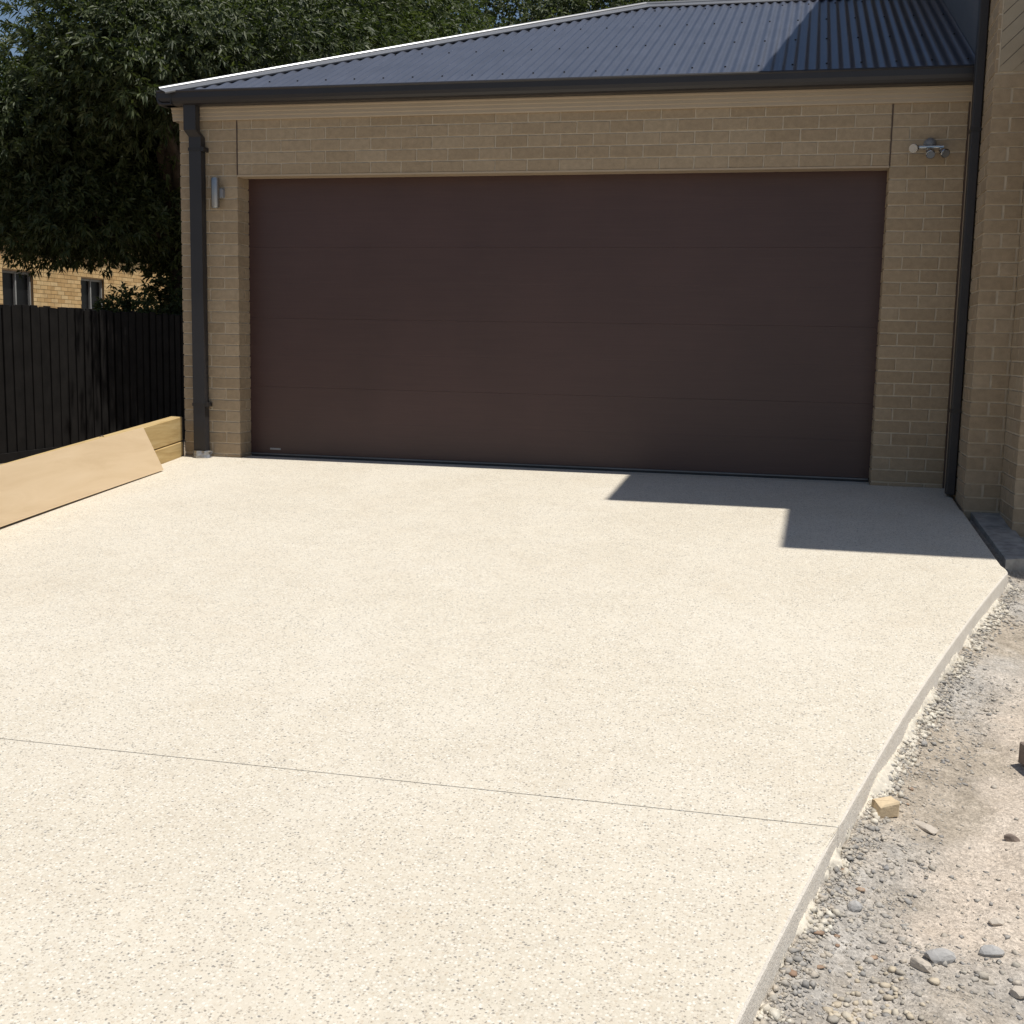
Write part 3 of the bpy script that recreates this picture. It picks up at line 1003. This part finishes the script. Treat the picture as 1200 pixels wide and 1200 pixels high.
# fine gravel in patches
n = 42000
y = RNG.uniform(-7.2, -1.3, n); x = edge_np(y) + .01 + np.abs(RNG.normal(0, .75, n))
dens = smooth_noise(x, y, 21, 4.0) + .5 * smooth_noise(x, y, 22, 11.0)
dist = x - edge_np(y)
sandy = (dist > .25) & (y > -5.65) & (y < -3.7)
keep = (RNG.uniform(-.9, 1.2, n) < dens) & ~(sandy & (RNG.random(n) < .82)) & ~((x > XD - .02) & (y > YF - .02)) & (x < 7.6)
x, y = x[keep], y[keep]
rocks('gravel', ground_pts(x, y), RNG.lognormal(-6.0, .60, len(x)).clip(.0014, .013), M['gravel'], jag=.42, flat=.7, sink=.46, angular=True, label='fine mixed grey and tan gravel strewn over the dirt', cat='gravel')
# crumbs along the slab
n = 3800
y = RNG.uniform(-7.0, -2.1, n); x = edge_np(y) + .012 + np.abs(RNG.normal(0, .035, n))
rocks('rubble_crumbs', ground_pts(x, y), RNG.lognormal(-5.55, .5, n).clip(.002, .012), M['gravel'], jag=.42, sink=.35, angular=True, label='grey rubble crumbs heaped along the foot of the slab edge', cat='rubble')
# cement spill that squeezed out under the formwork: one lumpy fillet
ys = np.arange(-6.9, -2.2, .006)
w1 = smooth_noise(np.zeros_like(ys), ys, 31, 5.0) + .55 * smooth_noise(np.zeros_like(ys), ys, 33, 21.0) + .5 * smooth_noise(np.zeros_like(ys), ys, 35, 70.0) + RNG.normal(0, .30, len(ys))
wd = np.clip(.018 + .022 * w1, .0, .075)
wd = np.convolve(wd, np.ones(5) / 5, 'same')
hh = np.clip(.020 + .010 * smooth_noise(np.zeros_like(ys), ys, 36, 14.0), .008, .06)
V = []
NC = 7
for i, yv in enumerate(ys):
    ex = edge_x(yv)
    for c in range(NC):
        t = c / (NC - 1)
        xx = ex - .004 + wd[i] * t + RNG.normal(0, .0022)
        gz = gh(xx, yv)
        V.append((xx, yv + RNG.normal(0, .0015), gz - .006 + (hh[i] if wd[i] > .004 else -.01) * (1 - t ** 1.7) + RNG.normal(0, .0028)))
I = np.arange(len(ys) * NC).reshape(-1, NC)
F = np.stack([I[:-1, :-1], I[:-1, 1:], I[1:, 1:], I[1:, :-1]], -1).reshape(-1, 4)
so = np_mesh('cement_spill', np.array(V), F, M['spill'], None, False)
tag(so, 'lumpy off white cement spill along the foot of the slab edge', 'cement', kind='stuff')
n = 1800
y = RNG.uniform(-6.9, -2.2, n); x = edge_np(y) + .01 + np.abs(RNG.normal(.02, .025, n))
k = np.interp(y, ys, wd) > .02
x, y = x[k], y[k]
rocks('cement_crumbs', ground_pts(x, y), RNG.lognormal(-5.2, .45, len(x)).clip(.002, .012), M['spill'], flat=.8, angular=True, jag=.4, label='pale cement crumbs fallen beside the spill at the slab edge', cat='cement', sink=.3)
# pebbles at the bottom of the picture
n = 170
y = RNG.normal(-6.08, .17, n); x = edge_np(y) + .13 + np.abs(RNG.normal(.07, .085, n))
rocks('pebbles', ground_pts(x, y), RNG.lognormal(-4.85, .33, n).clip(.004, .014), M['pebble'], flat=.62, jag=.2, label='heap of rounded tan and grey pebbles near the slab', cat='pebbles', sink=.35)
# reddish bark and tile chips
n = 14
y = RNG.uniform(-6.6, -4.6, n); x = edge_np(y) + .03 + np.abs(RNG.normal(.05, .09, n))
rocks('bark_chips', ground_pts(x, y), RNG.uniform(.009, .02, n), M['chip'], flat=.25, label='reddish brown chips scattered beside the slab edge', cat='chips')

import bmesh
def stone(x, y, sx, sy, sz, m, label, seed, rz=0.0):
    bm = bmesh.new()
    bmesh.ops.create_icosphere(bm, subdivisions=2, radius=1)
    r = random.Random(seed)
    planes = [(Vector((r.uniform(-1, 1), r.uniform(-1, 1), r.uniform(-.4, 1))).normalized(), r.uniform(.62, .85)) for _ in range(9)]
    for v in bm.verts:
        for nrm, d in planes:
            q = v.co.dot(nrm)
            if q > d: v.co -= nrm * (q - d)
        v.co += Vector((r.uniform(-1, 1), r.uniform(-1, 1), r.uniform(-1, 1))) * .03
        v.co = Vector((v.co.x * sx, v.co.y * sy, v.co.z * sz))
    me = bpy.data.meshes.new('stone'); bm.to_mesh(me); bm.free()
    me.materials.append(m)
    o = link(bpy.data.objects.new('stone', me))
    o.location = (x, y, gh(x, y) + sz * .45); o.rotation_euler = (r.uniform(-.1, .1), r.uniform(-.1, .1), rz)
    tag(o, label, 'stone', 'larger loose stones on the dirt')
    return o
stone(4.665, -5.75, .045, .03, .022, M['stone_blue'], 'largest dark blue grey stone on the dirt near bottom right', 1, .2)
stone(4.625, -5.80, .035, .022, .017, M['stone_tan'], 'pale flat stone touching the largest blue grey stone', 2, -.5)
stone(4.80, -5.685, .036, .022, .016, M['stone_blue'], 'flat grey stone on the sand right of the largest blue stone', 3, .1)
stone(4.955, -5.02, .026, .016, .014, M['stone_brown'], 'lone brown stone on bare sand near right edge', 4, -.3)
stone(4.845, -5.83, .026, .02, .016, M['stone_tan'], 'pale stone in the bottom right corner of the dirt', 5, .4)
stone(4.475, -5.56, .026, .02, .017, M['stone_blue'], 'small blue grey stone between slab edge and sand patch', 6, .9)
stone(4.835, -5.52, .025, .015, .012, M['stone_tan'], 'pale chip of stone on the sand near right edge', 7, .2)
stone(4.705, -5.02, .06, .020, .010, M['stone_tan'], 'long flat pale stone sliver beyond the yellow brick offcut', 8, -.75)
# yellow brick offcut
oc = MB().box(-.038, .036, -.026, .028, 0, .046, .004).build('brick_offcut', M['offcut'])
for i, v in enumerate(oc.data.vertices):
    r = random.Random(i * 7 + 3)
    v.co.x += r.uniform(-.007, .007); v.co.z += r.uniform(-.004, .004)
    if v.co.x < -.03: v.co.x += v.co.z * .35
oc.location = (4.59, -4.985, gh(4.59, -4.985) - .006); oc.rotation_euler = (.06, -.10, .45)
tag(oc, 'broken yellow brick offcut lying against the slab edge', 'brick')
bl = MB().box(-.10, .12, -.05, .05, 0, .075, .004).build('brick_piece', M['stone_brown'])
bl.location = (5.18, -4.42, gh(5.18, -4.42) - .004); bl.rotation_euler = (0, 0, .35)
tag(bl, 'dark brown brick lying on the sand at right edge', 'brick')

# ------------------------------------------------------------------ fence on the left
FX = -4.0
fn = empty('paling_fence', (FX, 6, -.45))
tag(fn, 'timber paling fence darkened for the shade under the tree at left', 'fence')
FI = Matrix.Translation((-FX, -6, .45))
pal = []
for i in range(4):
    r = random.Random(i + 50)
    me = MB().box(-.008, .008, -.058, .058, 0, 1.70 + r.uniform(-.012, .012), .002).mesh('paling', M['fence'])
    pal.append(me)
y = 0.4; i = 0
while y < 15.5:
    o = bpy.data.objects.new('paling', pal[random.randrange(4)])
    o.location = (random.uniform(-.002, .002) + (.0082 if i % 2 else -.0082), y - 6, random.uniform(-.012, .012))
    o.rotation_euler = (random.uniform(-.006, .006), random.uniform(-.004, .004), 0)
    link(o, fn)
    y += .083; i += 1
for z in (.3, 1.4):
    o = MB().box(-.072, -.022, -5.6, 9.5, z - .035, z + .035).build('rail', M['fence'], fn)
o = MB().box(-.02, .035, -5.6, 9.5, -.05, .12).build('plinth_board', M['fence'], fn)
for yy in np.arange(-5.4, 9.6, 2.4):
    MB().box(-.15, -.075, yy - .05, yy + .05, -.2, 1.62).build('post', M['fence'], fn)

# ------------------------------------------------------------------ neighbour's house
NX = -11.0
nh = empty('neighbour_house', (NX - 3, 16, -.5))
tag(nh, 'sunlit yellow brick neighbouring house beyond the fence and trees', 'house')
NI = Matrix.Translation((-(NX - 3), -16, .5))
def npart(o, parent=None):
    o.parent = parent or nh
    if parent is None: o.matrix_parent_inverse = NI
    return o
ZT = 3.35
wins = [(12.22, 13.2), (14.9, 15.8), (18.9, 19.8)]          # openings along y
sill, head_z = .9, 2.22
nwm = MB()
cur = 4.0
for a, b in wins + [(26.0, 26.0)]:
    nwm.box(NX - .25, NX - .006, cur, a, -.5, ZT)
    if b > a:
        nwm.box(NX - .25, NX - .006, a, b, -.5, sill); nwm.box(NX - .25, NX - .006, a, b, head_z, ZT)
    cur = b
nw = npart(nwm.build('wall', M['mortar_yellow']))
nb = MB()
rr = random.Random(2)
k = 0
z = .70
while z < ZT - .05:
    yy = 9.6 + (.12 if k % 2 else 0)
    while yy < 21.5:
        y0, y1 = yy + .005, yy + .235
        ok = True
        for a, b in wins:
            if z + .04 > sill and z + .04 < head_z and y1 > a and y0 < b:
                if y0 < a - .03: y1 = a
                elif y1 > b + .03: y0 = b
                else: ok = False
        if ok:
            j = rr.uniform(0, .004)
            nb.add([(NX - j, y0, z), (NX - j, y1, z), (NX - j, y1, z + .077), (NX - j, y0, z + .077), (NX - .02, y0, z), (NX - .02, y1, z), (NX - .02, y1, z + .077), (NX - .02, y0, z + .077)],
                   [(0, 1, 2, 3), (0, 4, 5, 1), (2, 6, 7, 3), (1, 5, 6, 2), (0, 3, 7, 4)])
        yy += .24
    z += .086; k += 1
nbo = nb.build('brick_courses', M['nbrick'], nw); nbo['kind'] = 'stuff'
for a, b in wins:
    w = npart(MB().box(NX - .12, NX - .11, a, b, sill, head_z).build('window', M['window_dark']))
    fr = MB()
    for p, q in ((a + .002, a + .03), (b - .04, b - .002), ((a + b) / 2 - .02, (a + b) / 2 + .02)):
        fr.box(NX - .108, NX - .06, p, q, sill + .002, head_z - .002)
    fr.box(NX - .108, NX - .065, a + .05, b - .05, sill + .002, sill + .05).box(NX - .108, NX - .065, a + .05, b - .05, head_z - .05, head_z - .002)
    fr.build('window_frame', M['window_white'], w)
    MB().box(NX - .1, NX + .03, a - .05, b + .05, sill - .07, sill - .001).build('window_sill', M['mortar_yellow'], w)
rfm = MB()
rfm.prism([(NX + .235, ZT - .02), (NX + .235, ZT + .12), (NX - 5, ZT + 2.1), (NX - 5, ZT + 1.95), (NX - .3, ZT - .02)], 3.4, 26.6, 'y')
npart(rfm.build('roof', M['roof_far']))

# ------------------------------------------------------------------ trees
def leaves(name, P, D, leaf_len, leaf_w, per, m, parent, droop=.25, spread=1.0):
    """whorls of narrow folded leaves at points P with shoot directions D"""
    n = len(P)
    k = per
    ang = (np.arange(k) / k * 2 * np.pi)[None] + RNG.uniform(0, 6.28, (n, 1)) + RNG.normal(0, .25, (n, k))
    up = D / np.linalg.norm(D, axis=1, keepdims=True)
    ref = np.where(np.abs(up[:, 2:3]) > .9, np.array([[1., 0, 0]]), np.array([[0, 0, 1.]]))
    a = np.cross(up, ref); a /= np.linalg.norm(a, axis=1, keepdims=True)
    b = np.cross(up, a)
    tilt = RNG.uniform(.15, .95, (n, k, 1)) * spread
    rad = a[:, None] * np.cos(ang)[..., None] + b[:, None] * np.sin(ang)[..., None]
    dirv = rad * np.sin(tilt * 1.5) + up[:, None] * np.cos(tilt * 1.5)
    dirv[..., 2] -= droop * RNG.uniform(0, 1.5, (n, k))
    dirv /= np.linalg.norm(dirv, axis=2, keepdims=True)
    side = np.cross(dirv, up[:, None] + RNG.normal(0, .35, (n, k, 3)))
    side /= np.linalg.norm(side, axis=2, keepdims=True) + 1e-9
    nrm = np.cross(side, dirv)
    L = leaf_len * RNG.uniform(.6, 1.25, (n, k, 1)); W = leaf_w * RNG.uniform(.7, 1.25, (n, k, 1))
    base = P[:, None] + dirv * L * .08 + up[:, None] * RNG.uniform(-.6, .3, (n, k, 1)) * leaf_len
    tip = base + dirv * L; tip[..., 2] -= L[..., 0] * .16
    mid = base + dirv * L * .45
    l = mid + side * W + nrm * W * .35; r = mid - side * W + nrm * W * .35
    V = np.stack([base, r, tip, l], 2).reshape(-1, 3)
    nn = n * k
    i = np.arange(nn)[:, None] * 4
    F = np.concatenate([i + np.array([[0, 1, 2]]), i + np.array([[0, 2, 3]])], 0)
    return np_mesh(name, V, F, m, parent)

def crown_points(lobes, dens, clump=.30, shell=.55, cone=1.0):
    Ps, Ds = [], []
    for (cx, cy, cz, rx, ry, rz, wgt) in lobes:
        nsub = int(dens * wgt)
        d = RNG.normal(0, 1, (nsub, 3)); d /= np.linalg.norm(d, axis=1, keepdims=True)
        rad = RNG.uniform(shell ** 3, 1.0, nsub) ** (1 / 3) * RNG.uniform(.88, 1.10, nsub)
        c = d * rad[:, None] * np.array([rx, ry, rz])
        m = 13
        off = RNG.normal(0, clump, (nsub, m, 3)) * np.array([1, 1, .75])
        pts = c[:, None] + off
        dd = d[:, None] * .8 + off / clump * .35 + np.array([0, 0, .25])
        Ps.append((pts + np.array([cx, cy, cz])).reshape(-1, 3)); Ds.append(dd.reshape(-1, 3))
    return np.concatenate(Ps), np.concatenate(Ds)

def limb_set(mb, base, lobes, r0, seed, nb=5):
    r = random.Random(seed)
    base = Vector(base)
    top = Vector((sum(l[0] for l in lobes) / len(lobes), sum(l[1] for l in lobes) / len(lobes), min(l[2] for l in lobes)))
    fork = base.lerp(top, .35); fork.z = base.z + (top.z - base.z) * .88
    pts = [base - Vector((0, 0, .15)), base + Vector((r.uniform(-.08, .08), r.uniform(-.08, .08), (fork.z - base.z) * .4)), fork]
    mb.tube(pts, [r0 * 1.25, r0, r0 * .75], 12)
    for l in lobes:
        c = Vector(l[:3])
        for q in range(nb):
            d = Vector((r.gauss(0, 1), r.gauss(0, 1), r.gauss(0, 1) + .3)).normalized()
            e = c + Vector((d.x * l[3], d.y * l[4], d.z * l[5])) * r.uniform(.55, .85)
            m1 = fork.lerp(c, .55) + Vector((r.uniform(-.3, .3), r.uniform(-.3, .3), r.uniform(-.2, .3)))
            mb.tube([fork - Vector((0, 0, .1)), m1, m1.lerp(e, .5) + Vector((r.uniform(-.2, .2), r.uniform(-.2, .2), .1)), e], [r0 * .5, r0 * .3, r0 * .16, r0 * .05], 7)

def tree(name, label, base, lobes, dens, m, leaf_len, leaf_w, per, r0, seed, clump=.30, shell=.5, droop=.3, zmin=None, cat='tree', group=None):
    t = empty(name, base)
    tag(t, label, cat, group)
    P, D = crown_points(lobes, dens, clump, shell)
    if zmin is not None:
        k = P[:, 2] > zmin + RNG.normal(0, .16, len(P))
        P, D = P[k], D[k]
    # keep leaves off the garage
    k = ~((P[:, 0] > -.75) & (P[:, 1] > -.3) & (P[:, 1] < 6.8) & (P[:, 2] < 4.6))
    P, D = P[k], D[k]
    o = leaves('crown', P, D, leaf_len, leaf_w, per, m, t, droop)
    mb = MB()
    limb_set(mb, base, lobes, r0, seed)
    tr = mb.build('trunk', M['bark'], t, True)
    for q in (o, tr):
        q.matrix_parent_inverse = Matrix.Translation(-Vector(base))
    return t

tree('broadleaf_tree', 'large dark glossy leaved tree overhanging the fence at left', (-4.95, 8.2, -.45),
     [(-3.75, 5.7, 4.5, 1.7, 1.7, .9, .8), (-3.1, 7.7, 4.7, 1.7, 2.0, 1.1, .9), (-5.7, 6.2, 3.75, 1.2, 1.6, .7, .5), (-6.6, 7.6, 3.2, 1.7, 2.6, 1.5, 1.1),
      (-4.7, 8.6, 3.2, 1.4, 1.8, 1.7, 1.0), (-3.6, 9.8, 3.0, 1.5, 1.6, 2.0, .8), (-4.0, 8.9, 6.4, 2.2, 2.2, 1.7, 1.2), (-5.4, 6.6, 2.7, 1.0, 1.3, .6, .3)],
     520, M['leaf'], .108, .0155, 9, .20, 1, .30, .15, .35, 2.12)
tree('broadleaf_tree', 'sunlit green tree rising behind the left end of the garage roof', (-3.6, 12.2, -.45),
     [(-3.6, 11.6, 5.0, 2.2, 2.0, 2.4, 1.0), (-2.3, 11.2, 4.4, 1.6, 1.6, 2.0, .7), (-4.6, 12.5, 7.0, 2.2, 2.2, 1.9, .8), (-2.8, 12.4, 6.4, 1.5, 1.6, 1.5, .45)],
     380, M['leaf2'], .115, .017, 9, .18, 2, .26, .3, .3)
tree('leafy_tree', 'distant leafy tree above the middle of the hip capping', (-1.9, 18.0, -.45),
     [(-2.2, 17.6, 6.6, 2.4, 2.0, 3.0, 1.2), (-.2, 18.6, 7.2, 1.9, 2.0, 2.6, .9), (1.2, 18.2, 6.4, 1.5, 1.5, 1.6, .5)],
     380, M['leaf3'], .12, .024, 8, .2, 3, .30, .35, .2)
tree('leafy_tree', 'distant olive green tree showing just left of the roof peak', (2.6, 24.0, -.45),
     [(.6, 23.5, 7.8, 2.4, 2.2, 2.9, 1.1), (3.2, 24.5, 8.2, 2.6, 2.4, 3.0, 1.1)],
     360, M['leaf3'], .13, .028, 8, .2, 4, .32, .35, .2)
tree('tall_shrub', 'dense dark shrub behind the fence beside the garage corner', (-4.75, 8.5, -.45),
     [(-4.75, 8.4, 1.6, .55, .8, 1.9, .6), (-4.5, 9.6, 1.4, .7, .9, 1.8, .5)],
     330, M['leaf'], .11, .02, 8, .06, 5, .2, .3, .2, None, 'shrub')
tree('small_shrub', 'small leafy shrub showing above the fence before the yellow bricks', (-4.95, 6.6, -.45),
     [(-4.95, 6.7, 1.18, .28, .5, .32, .10)],
     330, M['leaf2'], .09, .018, 7, .02, 6, .12, .3, .2, None, 'shrub')
